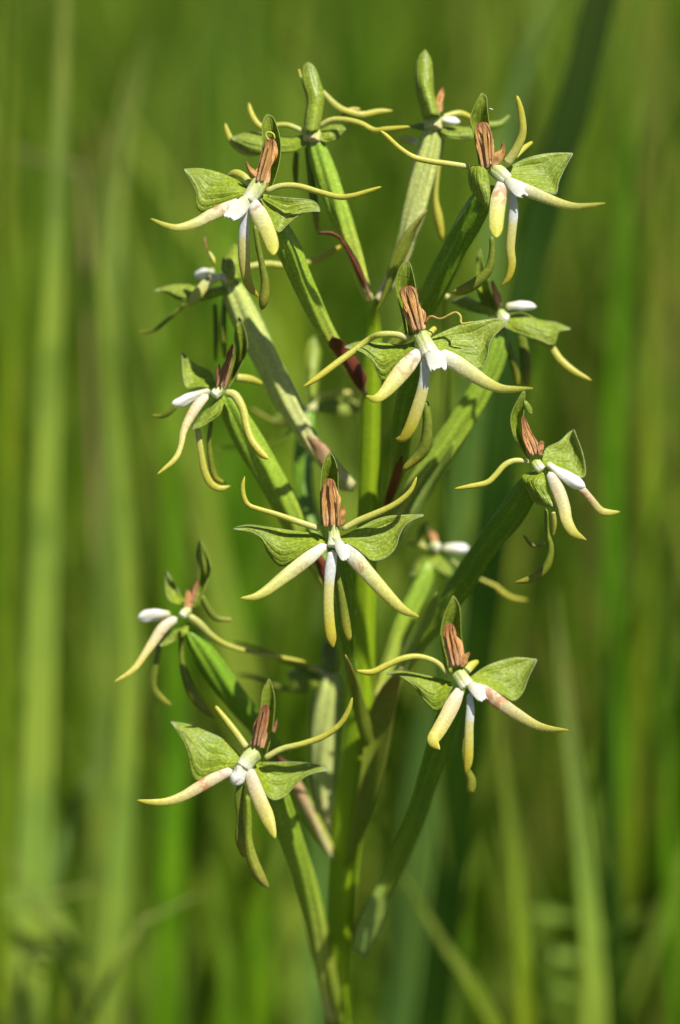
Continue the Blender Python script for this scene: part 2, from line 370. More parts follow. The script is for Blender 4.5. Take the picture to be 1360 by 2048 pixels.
# ------------------------------------------------------------------ meadow grass (uncountable) behind and around the orchid
def grass_field():
    rg = np.random.default_rng(21)
    bases = []
    def scatter(n, y0, y1, spread, hmin, hmax, wmin, wmax):
        k = 0
        while k < n:
            y = y0 + (y1 - y0) * rg.random()
            half = spread * (y - CAM[1]) + 0.18
            x = rg.uniform(-half, half)
            bases.append((x, y, rg.uniform(hmin, hmax), rg.uniform(wmin, wmax))); k += 1
    scatter(340, 0.17, 0.42, 0.32, 0.36, 0.60, 0.0012, 0.0034)
    scatter(900, 0.40, 1.0, 0.36, 0.34, 0.66, 0.002, 0.0055)
    scatter(1300, 1.0, 2.2, 0.36, 0.36, 0.66, 0.0025, 0.006)
    scatter(2400, 2.2, 6.0, 0.34, 0.40, 0.7, 0.004, 0.008)
    scatter(2600, 6.0, 22.0, 0.34, 0.45, 0.75, 0.010, 0.022)
    scatter(1300, 0.10, 1.2, 0.30, 0.12, 0.30, 0.002, 0.005)
    for _ in range(420):                          # denser, lower tuft to the right behind the plant
        y = rg.uniform(0.25, 0.9)
        bases.append((rg.uniform(0.02, 0.16) * (0.6 + y), y, rg.uniform(0.25, 0.46), rg.uniform(0.0018, 0.0045)))
    # either side of the plant and behind the photographer, clear of the view
    for _ in range(900):
        x = rg.choice([-1, 1]) * rg.uniform(0.20, 1.4); y = rg.uniform(-1.2, 0.2)
        if abs(x) < 0.16 + 0.16 * max(0.0, y - CAM[1]) : continue
        bases.append((x, y, rg.uniform(0.3, 0.55), rg.uniform(0.002, 0.005)))
    NS = 7
    V = []; UV = []; F = []; R = []
    for (x, y, h, wd) in bases:
        az = rg.uniform(0, 6.283); lean = abs(rg.normal(0, 0.16)) + 0.03; bend = abs(rg.normal(0, 0.5))
        if rg.random() < 0.22 and y > 0.6: lean += 0.35; bend += 0.6
        if y < 0.6: lean = min(lean, 0.22); bend = min(bend, 0.7)
        tw = rg.uniform(0, 6.283); tws = rg.normal(0, 0.8)
        t = np.linspace(0, 1, NS)
        ang = lean + bend * t ** 2.2
        ds = h / (NS - 1)
        hx = np.concatenate([[0], np.cumsum(np.sin(ang[:-1]) * ds)]); hz = np.concatenate([[0], np.cumsum(np.cos(ang[:-1]) * ds)])
        c = np.stack([x + hx * math.cos(az), y + hx * math.sin(az), hz - 0.02], 1)
        wdt = wd * np.where(t < 0.55, 0.75 + 0.45 * t, np.maximum(0.0, 1 - ((t - 0.55) / 0.45) ** 1.6)) + 0.0002
        a = tw + tws * t
        sv = np.stack([np.cos(a), np.sin(a), 0 * a], 1); nv = np.stack([-np.sin(a), np.cos(a), 0 * a], 1)
        b0 = len(R) 
        rv = rg.random()
        row = np.stack([c - sv * wdt[:, None], c + nv * (wdt * 0.35)[:, None], c + sv * wdt[:, None]], 1)
        V.append(row.reshape(-1, 3)); UV.append(np.stack([np.repeat(t, 3), np.tile([0, 0.5, 1], NS)], 1))
        R.extend([rv] * (3 * NS))
        for i in range(NS - 1):
            q = b0 + 3 * i
            F.append((q, q + 1, q + 4, q + 3)); F.append((q + 1, q + 2, q + 5, q + 4))
    V = np.vstack(V); UV = np.vstack(UV)
    me = make_mesh('grass', V, F, UV, M['grass'])
    at = me.attributes.new('rnd', 'FLOAT', 'POINT'); at.data.foreach_set('value', np.array(R, np.float32))
    o = link('grass', me); o['kind'] = 'stuff'; o['label'] = 'tall green meadow grass behind the orchid'; o['category'] = 'grass'
grass_field()

def blade(s, width, d, material, label, name='blade_or_stalk', group=None, to_ground=True, rv=0.5, fold=0.35, face=0.0, tip=True):
    """one grass blade that can be told apart: photo line from tip down, width in photo pixels, standing at depth d"""
    pl = pts(s, d=d)
    W = world(pl)
    k = (D + d * S) / D
    if to_ground:
        last, prev = W[-1], W[-2]
        step = (last - prev); step = step / max(1e-6, -step[2])
        step[0] = np.clip(step[0], -0.5, 0.5); step[1] = 0.0; step[2] = -1.0
        W = np.vstack([W, last + step * (last[2] * 0.5), last + step * (last[2] + 0.02)])
    c = spline(W, 30)
    t = norm(np.gradient(c, axis=0))
    side = norm(np.cross(t, FWD)); dp = norm(np.cross(side, t))
    side, dp = side * math.cos(face) + dp * math.sin(face), dp * math.cos(face) - side * math.sin(face)
    u = np.linspace(0, 1, 30)
    w_ = width * S * k * 0.5 * (np.minimum(1, (u / 0.35)) ** 0.7 if tip else np.ones(30)) + 0.0002
    base = c[-1].copy() if to_ground else c[len(c) // 2].copy()
    n = 30; th = 0.00025
    prof = [(-1, 0), (-0.5, fold * 0.6), (0, fold), (0.5, fold * 0.6), (1, 0)]
    top = np.stack([c + side * (a * w_)[:, None] + dp * (b * w_ )[:, None] for a, b in prof], 1)
    bot = top + dp[:, None, :] * th
    m = len(prof)
    V = np.vstack([top.reshape(-1, 3), bot.reshape(-1, 3)]) - base
    uv = np.stack([np.repeat(1 - u, m), np.tile(np.linspace(0, 1, m), n)], 1); UV = np.vstack([uv, uv])
    N_ = n * m; F = []
    for i in range(n - 1):
        for j in range(m - 1):
            q = (i * m + j, i * m + j + 1, (i + 1) * m + j + 1, (i + 1) * m + j)
            F.append(q); F.append(tuple(N_ + x for x in q[::-1]))
        F.append((i * m, (i + 1) * m, N_ + (i + 1) * m, N_ + i * m)); e = i * m + m - 1
        F.append((e + m, e, N_ + e, N_ + e + m))
    me = make_mesh(name, V, F, UV, M[material])
    at = me.attributes.new('rnd', 'FLOAT', 'POINT'); at.data.foreach_set('value', np.full(len(V), rv, np.float32))
    o = link(name, me); o.location = base
    o['label'] = label; o['category'] = 'grass'; o['group'] = group or 'grass blades behind the orchid'
    return o

blade('135,-160 118,300 98,800 82,1300 66,1750 50,2080', 74, 1900, 'blade_pale', 'widest pale green upright grass blade, standing clear of every flower')
blade('262,120 205,420 236,900 262,1300 240,1700 215,2080', 48, 2000, 'blade_pale', 'yellowish upright grass stalk between the pale wide blade and the orchid', rv=0.2)
blade('330,330 330,700 345,1000 352,1500 330,2080', 52, 2600, 'blade_green', 'bright green upright blade behind the small flower with a white lip base')
blade('1235,-260 1190,60 1120,300 1060,520 1010,800 980,1100', 66, 1500, 'blade_shade', 'broad dark slanting blade standing in for a shaded gap behind the flower with the raised side petal', tip=False)
blade('1120,-60 1050,120 1000,330 960,700', 70, 2800, 'blade_blue', 'bluish pale grass blade slanting beside the broad dark one')
blade('1290,-100 1262,250 1240,600 1225,1000 1230,1500 1220,2080', 46, 2900, 'blade_green', 'soft green upright blade beyond the tip of the broad dark slanting blade', rv=0.1)
blade('1110,1180 1130,1400 1160,1640 1185,1900 1190,2080', 74, 1800, 'blade_pale', 'pale green tapering blade past the lip tip of the flower with hooked lobe', rv=0.3)
blade('985,1330 1005,1520 1030,1720 1045,1900 1050,2080', 58, 1600, 'blade_yellow', 'olive yellow blade below the flower with the hooked lip lobe', rv=0.1)
blade('800,1740 850,1830 920,1940 1010,2090', 58, 1500, 'blade_yellow', 'yellow green blade slanting up to the foot of the lower bract', rv=0.0)
blade('905,1430 918,1600 915,1760 905,2080', 66, 3000, 'blade_green', 'green blade directly behind the spur tip of the hooked lip flower')
blade('225,1470 175,1560 120,1700 70,1900', 54, 2300, 'blade_blue', 'bluish pale blade leaning across the foot of the widest pale blade')
blade('402,1788 350,1822 285,1872 240,1920', 26, 1500, 'blade_pale', 'short pale slanting blade tip below the flower with the dark dried anther', rv=0.8)
blade('20,300 55,285 105,280 155,305 175,420 180,700', 13, 2600, 'blade_dry', 'thin straw coloured blade arching over the widest pale blade')
o = blade('207,300 206,420 212,700 230,1100 225,1500', 12, 5000, 'blade_green', 'thin grass stalk with a reddish brown seed head', name='blade_or_stalk')
ORIGIN = np.array(o.location)
h = tube('seed_head', pts('205,240 208,275 207,320 204,350', d=5000), [8, 22, 22, 8], M['blade_brown'], o, wrinkle=0.15, nseg=18)
ORIGIN = np.zeros(3)
blade('548,1080 545,1250 528,1500 520,1800 515,2080', 54, 3000, 'blade_green', 'bright green blade seen between the orchid stem and the flower with dark anther', rv=0.9)
blade('420,1720 440,1850 455,1960 462,2080', 74, 2500, 'blade_green', 'broad bright green blade beneath the flower with the dark dried anther', rv=0.7)
blade('205,1770 150,1745 95,1775 60,1860 40,1980', 44, 2000, 'blade_pale', 'pale curved blade arching over the tangle of thin looped blades')
blade('150,1880 110,1830 60,1800 10,1800', 30, 1800, 'blade_pale', 'thin pale blade lying flat across the tangle of looped blades', to_ground=False)
blade('60,1800 105,1870 150,1950 190,2060', 30, 1800, 'blade_yellow', 'olive thin blade crossing the tangle of looped blades')
blade('1345,1080 1325,1350 1340,1700 1352,2080', 34, 2600, 'blade_green', 'upright green blade on the far side of the dark low blade', rv=0.4)
blade('640,1150 655,1400 640,1700 640,2080', 60, 3300, 'blade_blue', 'bluish blade directly behind the lower orchid stem')
blade('1000,-60 965,300 990,700 1000,1100', 60, 6000, 'blade_yellow', 'olive blade far behind the flower with the raised side petal', rv=0.7)
blade('600,-80 565,300 575,700 590,1200', 74, 6000, 'blade_yellow', 'olive blade far behind the two topmost flowers', rv=0.3)
blade('1225,1180 1215,1400 1222,1650 1235,2080', 58, 2000, 'blade_shade', 'narrow dark upright blade standing in for a shaded gap beside the pale green tapering blade')
blade('300,60 262,200 236,420 222,760', 50, 2400, 'blade_pale', 'pale leaning blade beside the brown seed head', rv=0.9)
blade('1330,200 1310,500 1300,900 1290,1200', 36, 2500, 'blade_yellow', 'yellow green blade beside the soft green upright blade', rv=0.2)
blade('20,-60 18,400 22,900 10,1500 5,2080', 30, 2300, 'blade_yellow', 'narrow yellow green blade beside the widest pale blade, away from the orchid', rv=0.1)
blade('450,-60 440,260 470,600 480,1000', 60, 5200, 'blade_green', 'green blade far behind the flower with the broad pale lip', rv=0.3)

# ------------------------------------------------------------------ small leafy herbs low in the grass
def herb(s, d, leaf, n, seed, label, mat='blade_pale'):
    global ORIGIN
    rg = random.Random(seed)
    pl = pts(s, d=d); k = (D + d * S) / D
    W = world(pl); foot = np.array([W[-1][0], W[-1][1], 0.0])
    o = bpy.data.objects.new('meadow_herb', None); sc.collection.objects.link(o); o.location = foot; o.empty_display_size = 0.03
    ORIGIN = foot
    # stem down to the soil
    x0, y0, _ = pl[-1]; extra = (W[-1][2] / math.cos(PITCH)) / (S * k)
    tube('stem', pl + [(x0 - 4, y0 + extra * 0.5, d + extra * 0.5 * math.tan(PITCH)), (x0, y0 + extra, d + extra * math.tan(PITCH))], [4, 7, 8, 9], M['spur'], o, nseg=8, round0=0, round1=0)
    c = spline(np.array(pl), n)
    for i in range(n):
        x, y, dd = c[i]; a = rg.uniform(-0.5, 0.5) + (0 if i % 2 else math.pi); L = leaf * rg.uniform(0.7, 1.2); up = rg.uniform(0.2, 0.9)
        ex, ey = x + L * math.cos(a), y - L * 0.5 * math.sin(a + 0.5) - L * up * 0.6
        mx, my = (x + ex) / 2, (y + ey) / 2; nx, ny = -(ey - y) * 0.085, (ex - x) * 0.085; q = rg.uniform(-0.6, 0.6) * L
        loft('leaf', [(x, y, dd), (mx + nx, my + ny, dd + q * 0.5 + 10), (ex, ey, dd + q)], [(x, y, dd), (mx - nx, my - ny, dd + q * 0.5 - 10), (ex, ey + 1, dd + q)], M[mat], o, bulge=6, thick=3, nu=10, nv=7)
    ORIGIN = np.zeros(3)
    for ch in o.children:
        if 'rnd' not in ch.data.attributes and ch.name.startswith('leaf'):
            at = ch.data.attributes.new('rnd', 'FLOAT', 'POINT'); at.data.foreach_set('value', np.full(len(ch.data.vertices), rg.random(), np.float32))
    o['label'] = label; o['category'] = 'herb'
blade('10,1700 60,1775 105,1850 140,1940 165,2070', 24, 1700, 'blade_pale', 'thin pale blade arching down through the tangle of looped blades', rv=0.9)
blade('190,1905 135,1868 80,1880 45,1950 35,2070', 22, 1600, 'blade_pale', 'thin pale looped blade beneath the pale arching blade', rv=0.2)
blade('235,1960 190,1925 140,1960 115,2070', 24, 1900, 'blade_yellow', 'short olive looped blade beside the crossing olive blade', rv=0.6)
herb('1170,1840 1180,1920 1170,2000 1180,2070', 2300, 120, 7, 5, 'pale leafy herb at the foot of the pale green tapering blade')

# ------------------------------------------------------------------ the orchid
stem_pts = [(752, 596), (748, 650), (742, 750), (740, 850), (735, 1000), (730, 1150), (727, 1300), (718, 1450), (701, 1600), (688, 1720), (680, 1850), (673, 2048)]
stem_r = [3, 15, 19, 20, 21, 22, 24, 30, 34, 31, 29, 28]
low = P(673, 2048, stem_d(2048)); ORIGIN = np.array([low[0] - 0.004, low[1] + 0.004, 0.0])
orchid = bpy.data.objects.new('orchid', None); sc.collection.objects.link(orchid)
orchid.location = ORIGIN; orchid.empty_display_size = 0.05
orchid['label'] = 'green and white rein orchid spike with many spidery yellow tipped flowers'
orchid['category'] = 'orchid'

def build_stem():
    top = [np.append(P(x, y, stem_d(y)), r * S * (1 + stem_d(y) * S / D)) for (x, y), r in zip(stem_pts, stem_r)]
    down = [np.array([ORIGIN[0] + (low[0] - ORIGIN[0]) * f, ORIGIN[1] + (low[1] - ORIGIN[1]) * f, low[2] * f - 0.01 * (f == 0), 0.0022]) for f in (0.75, 0.5, 0.25, 0.0)]
    c = spline(np.array(top + down), 90)
    th = np.linspace(0, 2 * math.pi, 20, endpoint=False); V = []; UV = []; u = np.linspace(0, 1, 90)
    for i in range(90):
        m = 1 + 0.035 * np.cos(5 * th + 2 * u[i]) + 0.02 * np.cos(3 * th + 20 * u[i])
        V.append(c[i, :3] + c[i, 3] * (np.cos(th) * m)[:, None] * RGT + c[i, 3] * (np.sin(th) * m)[:, None] * np.array([0, 1, 0]))
        UV.append(np.column_stack([np.full(20, 1 - u[i]), np.abs(th / math.pi - 1)]))
    F = [(i * 20 + j, i * 20 + (j + 1) % 20, (i + 1) * 20 + (j + 1) % 20, (i + 1) * 20 + j) for i in range(89) for j in range(20)]
    F.append(tuple(range(20)))
    link('stem', make_mesh('stem', np.vstack(V) - ORIGIN, F, np.vstack(UV), M['stem']), orchid)
build_stem()

Z1, Z2, Z3, Z4 = (260, 80, 2.5185), (700, 80, 2.5185), (580, 480, 2.125), (260, 460, 2.72)
Z5, Z6, Z7, Z8 = (440, 880, 3.0909), (780, 780, 2.8333), (200, 1060, 2.4286), (640, 1160, 2.6154)
Z9, Z10, Z11 = (760, 920, 4.5333), (560, 640, 4.0), (560, 1240, 4.4533)
Z0 = (0, 0, 1)

class Flower:
    """one flower: the pale column is the part, its organs are sub-parts. Points come from a zoomed crop of the photo."""
    def __init__(s, zoom, d, neck, nr, label=None, dz=(0, -12), mat='neck'):
        s.z, s.d = zoom, d
        s.o = tube('flower', pts(neck, zoom, d, dz), [r / zoom[2] for r in nr], M[mat], orchid, flat=0.8, ridge=0.08, nr=5, round0=0.14, round1=0.08, nseg=16, nlen=20)
        if label: s.o['label'] = label
    def tube(s, name, p, r, mat, dz=(0, 0), zoom=None, **kw):
        z = zoom or s.z
        return tube(name, pts(p, z, s.d, dz), [x / z[2] for x in r], M[mat], s.o, **kw)
    def hood(s, A, B, dz=(8, 30), bulge=42, zoom=None, mat='hood', **kw):
        z = zoom or s.z
        return loft('dorsal_sepal', pts(A, z, s.d, dz), pts(B, z, s.d, dz), M[mat], s.o, bulge=bulge, thick=3.2, hood=True, nu=24, nv=15, wave=1.0, **kw)
    def sepal(s, A, B, dz=(6, 30), bulge=16, zoom=None, mat='sepal', crease=-2, wave=1.8, tilt=16):
        z = zoom or s.z
        return loft('lateral_sepal', pts(A, z, s.d + tilt, dz), pts(B, z, s.d - tilt * 0.6, dz), M[mat], s.o, bulge=bulge, thick=2.6, nu=30, nv=19, wave=wave, crease=crease)
    def lobe(s, p, r, dz=(-10, -95), mat='lobe', **kw):
        kw.setdefault('flat', 0.2); kw.setdefault('groove', 0.24)
        return s.tube('lip_side_lobe', p, [x * 0.88 for x in r], mat, dz, nlen=34, **kw)
    def mid(s, p, r, dz=(-8, 0), mat='mid', **kw):
        kw.setdefault('flat', 0.55)
        return s.tube('lip_middle_lobe', p, [x * 0.9 for x in r], mat, dz, nlen=34, **kw)
    def fil(s, p, r, dz=(4, 0), mat='fil', **kw):
        kw.setdefault('flat', 0.75)
        return s.tube('petal', p, r, mat, dz, nlen=36, nseg=10, **kw)
    def anther(s, p, r, dz=(-4, 2), mat='anther', **kw):
        kw.setdefault('wrinkle', 0.25)
        r = [x * 0.92 for x in r]
        o = s.tube('anther', p, r, mat, dz, flat=0.5, nseg=30, nlen=40, round1=0.12, **kw)
        if len(r) >= 4:                                   # shrivelled strips peeling off the anther
            P4 = [tuple(float(v) for v in t.split(',')[:2]) for t in p.split()]
            for sx, amp, k0 in ((-1, 0.62, 1.0), (1, 0.55, 0.7), (0.15, 0.3, 0.9)):
                q = ' '.join('%f,%f' % (x + sx * rr * (0.75 + amp * 0.5 * math.sin(2.3 * i + 3 * sx + x)), y + (8 if i == 3 else 0) - 6 * k0) for i, ((x, y), rr) in enumerate(zip(P4, r)))
                s.tube('anther', q, [max(3.5, rr * 0.26 * k0) for rr in r], mat, (dz[0] - 14, dz[1] - 16), flat=0.35, rot=0.7 * sx, nseg=10, nlen=24, round1=0.25, wrinkle=0.3)
        return o
    def spur(s, p, r, dz=(25, 50), mat='spur', **kw):
        return s.tube('spur', p, r, mat, dz, nlen=30, **kw)
    def stigma(s, A, B, dz=(-14, -30), thick=4, bulge=-5, ragged=7):
        return loft('stigma', pts(A, s.z, s.d, dz), pts(B, s.z, s.d, dz), M['stigma'], s.o, bulge=bulge, thick=thick, nu=16, nv=17, ragged=ragged, hood=True)
    def knob(s, p, r, dz=(-10, -20), **kw):
        kw.setdefault('round1', 0.3); kw.setdefault('flat', 0.6); kw.setdefault('wrinkle', 0.10); kw.setdefault('ridge', 0.10); kw.setdefault('nr', 3); kw.setdefault('groove', 0.25); kw.setdefault('nseg', 24)
        r = [x * 0.9 for x in r]
        return s.tube('stigma', p, r, 'stigma', dz, **kw)
    def ovary(s, p, r, d0, d1, mat='ovary', twist=1.4, ridge=0.15):
        return tube('ovary', pts(p, Z0, 0, (d0, d1)), r, M[mat], s.o, nseg=24, nlen=40, ridge=ridge, nr=6, twist=twist, round0=0.08, round1=0.02)

def bract(A, B, d0, d1, mat='bract', bulge=-10, thick=4, label=None, wave=1.5):
    o = loft('bract', pts(A, Z0, 0, (d0, d1)), pts(B, Z0, 0, (d0, d1)), M[mat], orchid, bulge=bulge, thick=thick, wave=wave, nu=24, nv=11)
    if label: o['label'] = label
    return o

# --- A: upper left, facing the lens
f = Flower(Z1, 0, '665,700 630,755 590,815', [40, 42, 34], 'flower with a broad pale lip and dried brown anther')
f.hood('655,745 655,640 668,540 664,450 672,400 690,372', '712,748 747,640 760,540 746,455 722,392 692,372', bulge=48)
f.anther('655,722 678,640 700,560 706,492', [36, 38, 36, 24])
f.tube('staminode', '655,705 622,672 602,650 585,612', [24, 20, 12, 5], 'anther', (0, -14), wrinkle=0.12)
f.fil('700,505 684,480 696,464 722,474 730,500', [4, 5, 5, 5, 4], (-4, -6))
f.sepal('605,745 530,700 440,666 350,646 272,650', '610,785 540,802 440,845 358,868 332,826 333,780 306,716 272,653', bulge=-14)
f.sepal('655,775 720,784 790,794 860,798 915,806 948,830 958,860', '655,795 688,865 718,930 750,970 792,930 842,888 900,866 956,864', bulge=14)
f.fil('605,725 575,690 535,673 505,690 492,720', [16, 20, 22, 20, 10], (10, 60))
f.fil('680,765 760,735 850,737 950,765 1050,790 1120,785 1200,762 1268,738', [16, 15, 16, 15, 15, 14, 12, 8], (-4, -40))
f.lobe('560,812 480,850 400,885 330,922 240,945 170,930 100,898', [26, 37, 34, 29, 21, 15, 7], mat='lobe')
f.mid('582,845 576,930 574,1050 580,1150 602,1240 652,1298', [22, 28, 34, 30, 23, 8], (-10, 20))
f.lobe('612,808 652,880 692,962 715,1030 724,1084', [30, 48, 46, 40, 26], round1=0.2, groove=0.2)
f.stigma('580,780 530,815 478,862 474,890', '604,815 590,860 555,895 520,912')
f.spur('628,930 642,1020 662,1120 680,1220 675,1300 662,1362', [12, 14, 16, 22, 26, 16])
f.ovary('518,402 545,440 578,500 605,565 635,630 668,690 702,745 737,792', [14, 19, 23, 22, 18, 14, 11, 9], 18, stem_d(790), mat='ovary_lit')
bract('736,790 712,772 690,735 668,705 657,688 664,674', '728,775 732,752 712,716 692,690 684,680 668,674', stem_d(780) - 18, 92, 'bract_brown', label='dried dark brown bract', bulge=-12)

# --- B: upper right, facing the lens
f = Flower(Z2, 0, '705,640 750,670 795,712', [30, 38, 32], 'flower with a raised side petal and long drooping middle lobe')
f.hood('655,650 640,560 624,470 606,400 628,330 660,268', '700,640 716,530 704,440 692,350 688,290 668,267', bulge=48)
f.anther('695,650 682,550 672,470 662,412', [28, 38, 38, 26])
f.tube('staminode', '712,640 742,595 768,555 770,512', [26, 28, 14, 5], 'anther', (0, -14), wrinkle=0.14)
f.fil('785,628 835,555 868,470 862,370 840,278', [24, 23, 21, 18, 10], (0, -30))
f.fil('830,590 870,550 920,512', [14, 15, 8], (20, 70))
f.fil('610,640 500,624 400,610 320,590 250,545 180,480 148,455', [14, 15, 15, 15, 13, 12, 8], (20, 10))
f.sepal('660,626 598,646 603,740 640,795 693,852', '662,632 692,665 705,740 704,800 695,852', (-2, -24), bulge=-22)
f.sepal('770,655 800,640 860,606 940,580 1030,567 1122,570', '775,690 850,720 950,752 1035,780 1050,722 1076,660 1121,576', bulge=12)
f.lobe('768,702 750,790 740,870 736,940 738,996', [24, 46, 46, 41, 28], round1=0.2, groove=0.2)
f.mid('812,760 824,850 816,950 808,1050 815,1130 798,1198 760,1240', [18, 27, 26, 25, 23, 17, 6], (-8, 10))
f.lobe('800,712 880,752 960,785 1050,820 1130,838 1210,834 1288,822', [26, 36, 33, 27, 21, 15, 7])
f.stigma('770,690 790,735 830,782 868,796', '800,690 860,715 905,740 902,782')
f.spur('712,985 716,1060 700,1150 640,1220 560,1262 508,1272', [12, 16, 22, 28, 24, 8])
f.ovary('990,372 965,400 938,445 912,492 885,545 858,600 815,660 765,715', [15, 21, 24, 24, 23, 21, 15, 9], 18, stem_d(715))

# --- C: right of the stem, facing the lens
f = Flower(Z3, 0, '548,390 572,440 596,488', [34, 34, 40], 'wide open flower with a curled dried petal beside its anther, in front of the stem')
f.hood('492,405 478,330 462,260 448,180 470,112 496,88', '528,400 548,300 534,200 522,140 510,100 498,88', bulge=44)
f.anther('548,392 526,312 508,240 498,194', [32, 37, 34, 28], round0=0.05)
f.fil('572,355 598,325 640,335 700,308 724,325 730,355 784,346', [6, 6, 5, 5, 6, 5, 3], (-6, -20), mat='fil_dry', flat=0.9)
f.fil('575,415 618,372', [15, 12], (0, 30))
f.fil('518,422 450,402 380,403 330,426,24 265,475,20 190,530,10 110,590,0 52,627,-6', [15, 14, 14, 13, 14, 15, 13, 6], (4, 20))
f.sepal('530,430 480,446 420,440 350,435 290,432 232,452', '530,455 500,490 450,546 396,600 356,540 340,506 300,476 232,458', bulge=-12)
f.sepal('590,420 660,385 740,355 820,340 880,332 926,350', '600,460 700,500 760,532 816,548 840,500 846,450 866,410 925,354', bulge=12)
f.lobe('555,468 500,530 450,590 400,650 360,676 322,662', [24, 43, 41, 29, 19, 7])
f.lobe('630,480 700,520 770,566 840,610 900,632 970,634 1034,630', [30, 40, 37, 29, 21, 14, 6])
f.mid('568,500 572,580 560,650 536,730 510,800 480,842 446,846', [18, 25, 28, 30, 29, 22, 10], (-8, 20))
f.stigma('565,455 580,510 598,562', '605,450 655,490 668,552', ragged=10)
f.spur('850,800 855,850 846,900 805,942', [7, 10, 12, 6], zoom=Z0)
f.ovary('850,700 828,755 812,810 804,865 798,915 788,965 768,1020', [13, 19, 21, 20, 17, 13, 9], 18, stem_d(1020) - 12)
bract('768,1022 772,990 782,955 790,930 800,915', '778,1015 792,980 802,950 806,930 804,915', stem_d(1010) - 22, 110, 'bract_brown')

# --- D: middle, facing the lens
f = Flower(Z5, 0, '692,515 704,590 708,665', [36, 36, 50], 'symmetrical star shaped flower with two upswept thin petals, in front of the stem')
f.hood('626,525 622,430 620,300 632,180 655,105 676,78', '745,525 738,420 730,300 728,190 704,108 678,78', bulge=60)
f.anther('690,545 686,440 680,330 674,236', [44, 56, 48, 32])
f.tube('staminode', '735,530 752,470 768,408', [22, 24, 8], 'anther', (-6, -16), wrinkle=0.2)
f.fil('625,552 540,525 450,495 350,460 250,430 180,405 150,360 140,290 153,222', [20, 20, 20, 18, 16, 16, 16, 14, 8], (4, -10))
f.fil('752,556 850,502 950,460 1050,415 1120,370 1180,310 1217,226', [18, 21, 21, 19, 18, 15, 9], (4, -10))
f.sepal('650,610 590,578 480,565 380,550 270,534 170,524 82,542', '650,640 570,665 500,715 430,765 378,784 330,750 290,690 262,625 190,572 82,552', bulge=-14)
f.sepal('740,600 860,540 960,492 1050,468 1150,462 1258,460', '745,625 830,660 900,718 945,748 1020,732 1085,670 1112,585 1160,512 1258,468', bulge=14)
f.lobe('660,645 560,720 470,790 380,860 290,930 210,970 122,978', [28, 48, 50, 44, 36, 24, 9])
f.lobe('745,655 830,730 900,810 980,900 1060,985 1140,1055 1234,1094', [40, 56, 54, 50, 42, 30, 9])
f.mid('697,680 686,770 675,880 670,1000 675,1120 688,1220 702,1288', [30, 39, 36, 36, 38, 36, 14], (-8, -14))
f.stigma('695,600 712,670 745,735 768,752', '740,610 790,670 800,705 795,735', ragged=5)
f.ovary('664,1070 678,1120 688,1185 694,1250 700,1310 714,1380 728,1450 738,1500', [13, 17, 18, 16, 11, 9, 9, 9], 20, stem_d(1500) - 22)
f.spur('662,1105 680,1170 690,1240 698,1285', [6, 8, 10, 8], zoom=Z0, dz=(6, 14))
bract('738,1520 722,1480 706,1420 698,1360 690,1310', '752,1510 742,1450 728,1400 712,1350 692,1310', stem_d(1500) - 30, 80, 'bract')

# --- E: lower left, facing the lens
E_D = 85
f = Flower(Z7, E_D, '770,1075 728,1105 690,1158', [38, 42, 38], 'flower with a flushed drooping lip lobe and dark dried anther')
f.hood('738,1055 768,950 784,850 792,780 820,722', '808,1090 832,1000 847,880 846,800 824,722', bulge=40)
f.anther('762,1060 778,975 794,905 806,845', [32, 32, 27, 12], mat='anther_dark')
f.tube('staminode', '840,985 855,940 862,915', [10, 8, 4], 'anther_dark', (0, -5))
f.fil('712,1058 660,985 610,920 555,850', [17, 17, 15, 9], (4, 20))
f.fil('795,1112 880,1065 980,1040 1080,1005 1160,950 1205,880 1226,812', [15, 15, 15, 15, 14, 13, 8], (0, -30))
f.sepal('690,1110 650,1060 590,1010 500,970 420,942 345,930', '690,1140 620,1170 540,1200 480,1228 445,1190 430,1110 405,1030 344,934', bulge=-14)
f.sepal('745,1125 840,1128 920,1126 1000,1130 1060,1140 1106,1164', '755,1180 790,1262 840,1312 900,1292 950,1240 1000,1196 1060,1176 1106,1170', bulge=14)
f.lobe('645,1165 560,1205 480,1250 400,1295 320,1320 240,1322 178,1312', [22, 33, 33, 28, 22, 16, 7], mat='lobe_pink')
f.lobe('722,1158 745,1230 780,1320 815,1400 852,1500', [26, 39, 41, 38, 12], mat='lobe_pink')
f.mid('688,1230 676,1300 680,1400 680,1500 702,1592', [20, 26, 20, 26, 16], (-8, 20), mat='spur')
f.knob('700,1140 672,1195 645,1238', [34, 40, 32])
f.spur('715,1285 720,1400 720,1500 740,1600 780,1690 822,1742', [13, 17, 20, 28, 26, 8], mat='bract')
f.ovary('510,1530 545,1570 565,1625 588,1695 610,1765 632,1850 652,1950 668,2050', [15, 21, 23, 23, 21, 20, 17, 15], E_D + 20, stem_d(2050) - 34, mat='ovary_lit')
bract('672,2060 655,1975 634,1880 618,1800 606,1722', '690,2060 676,1960 656,1860 632,1780 610,1722', stem_d(2050) - 48, 330, 'bract', label='long green bract with a yellow edge')

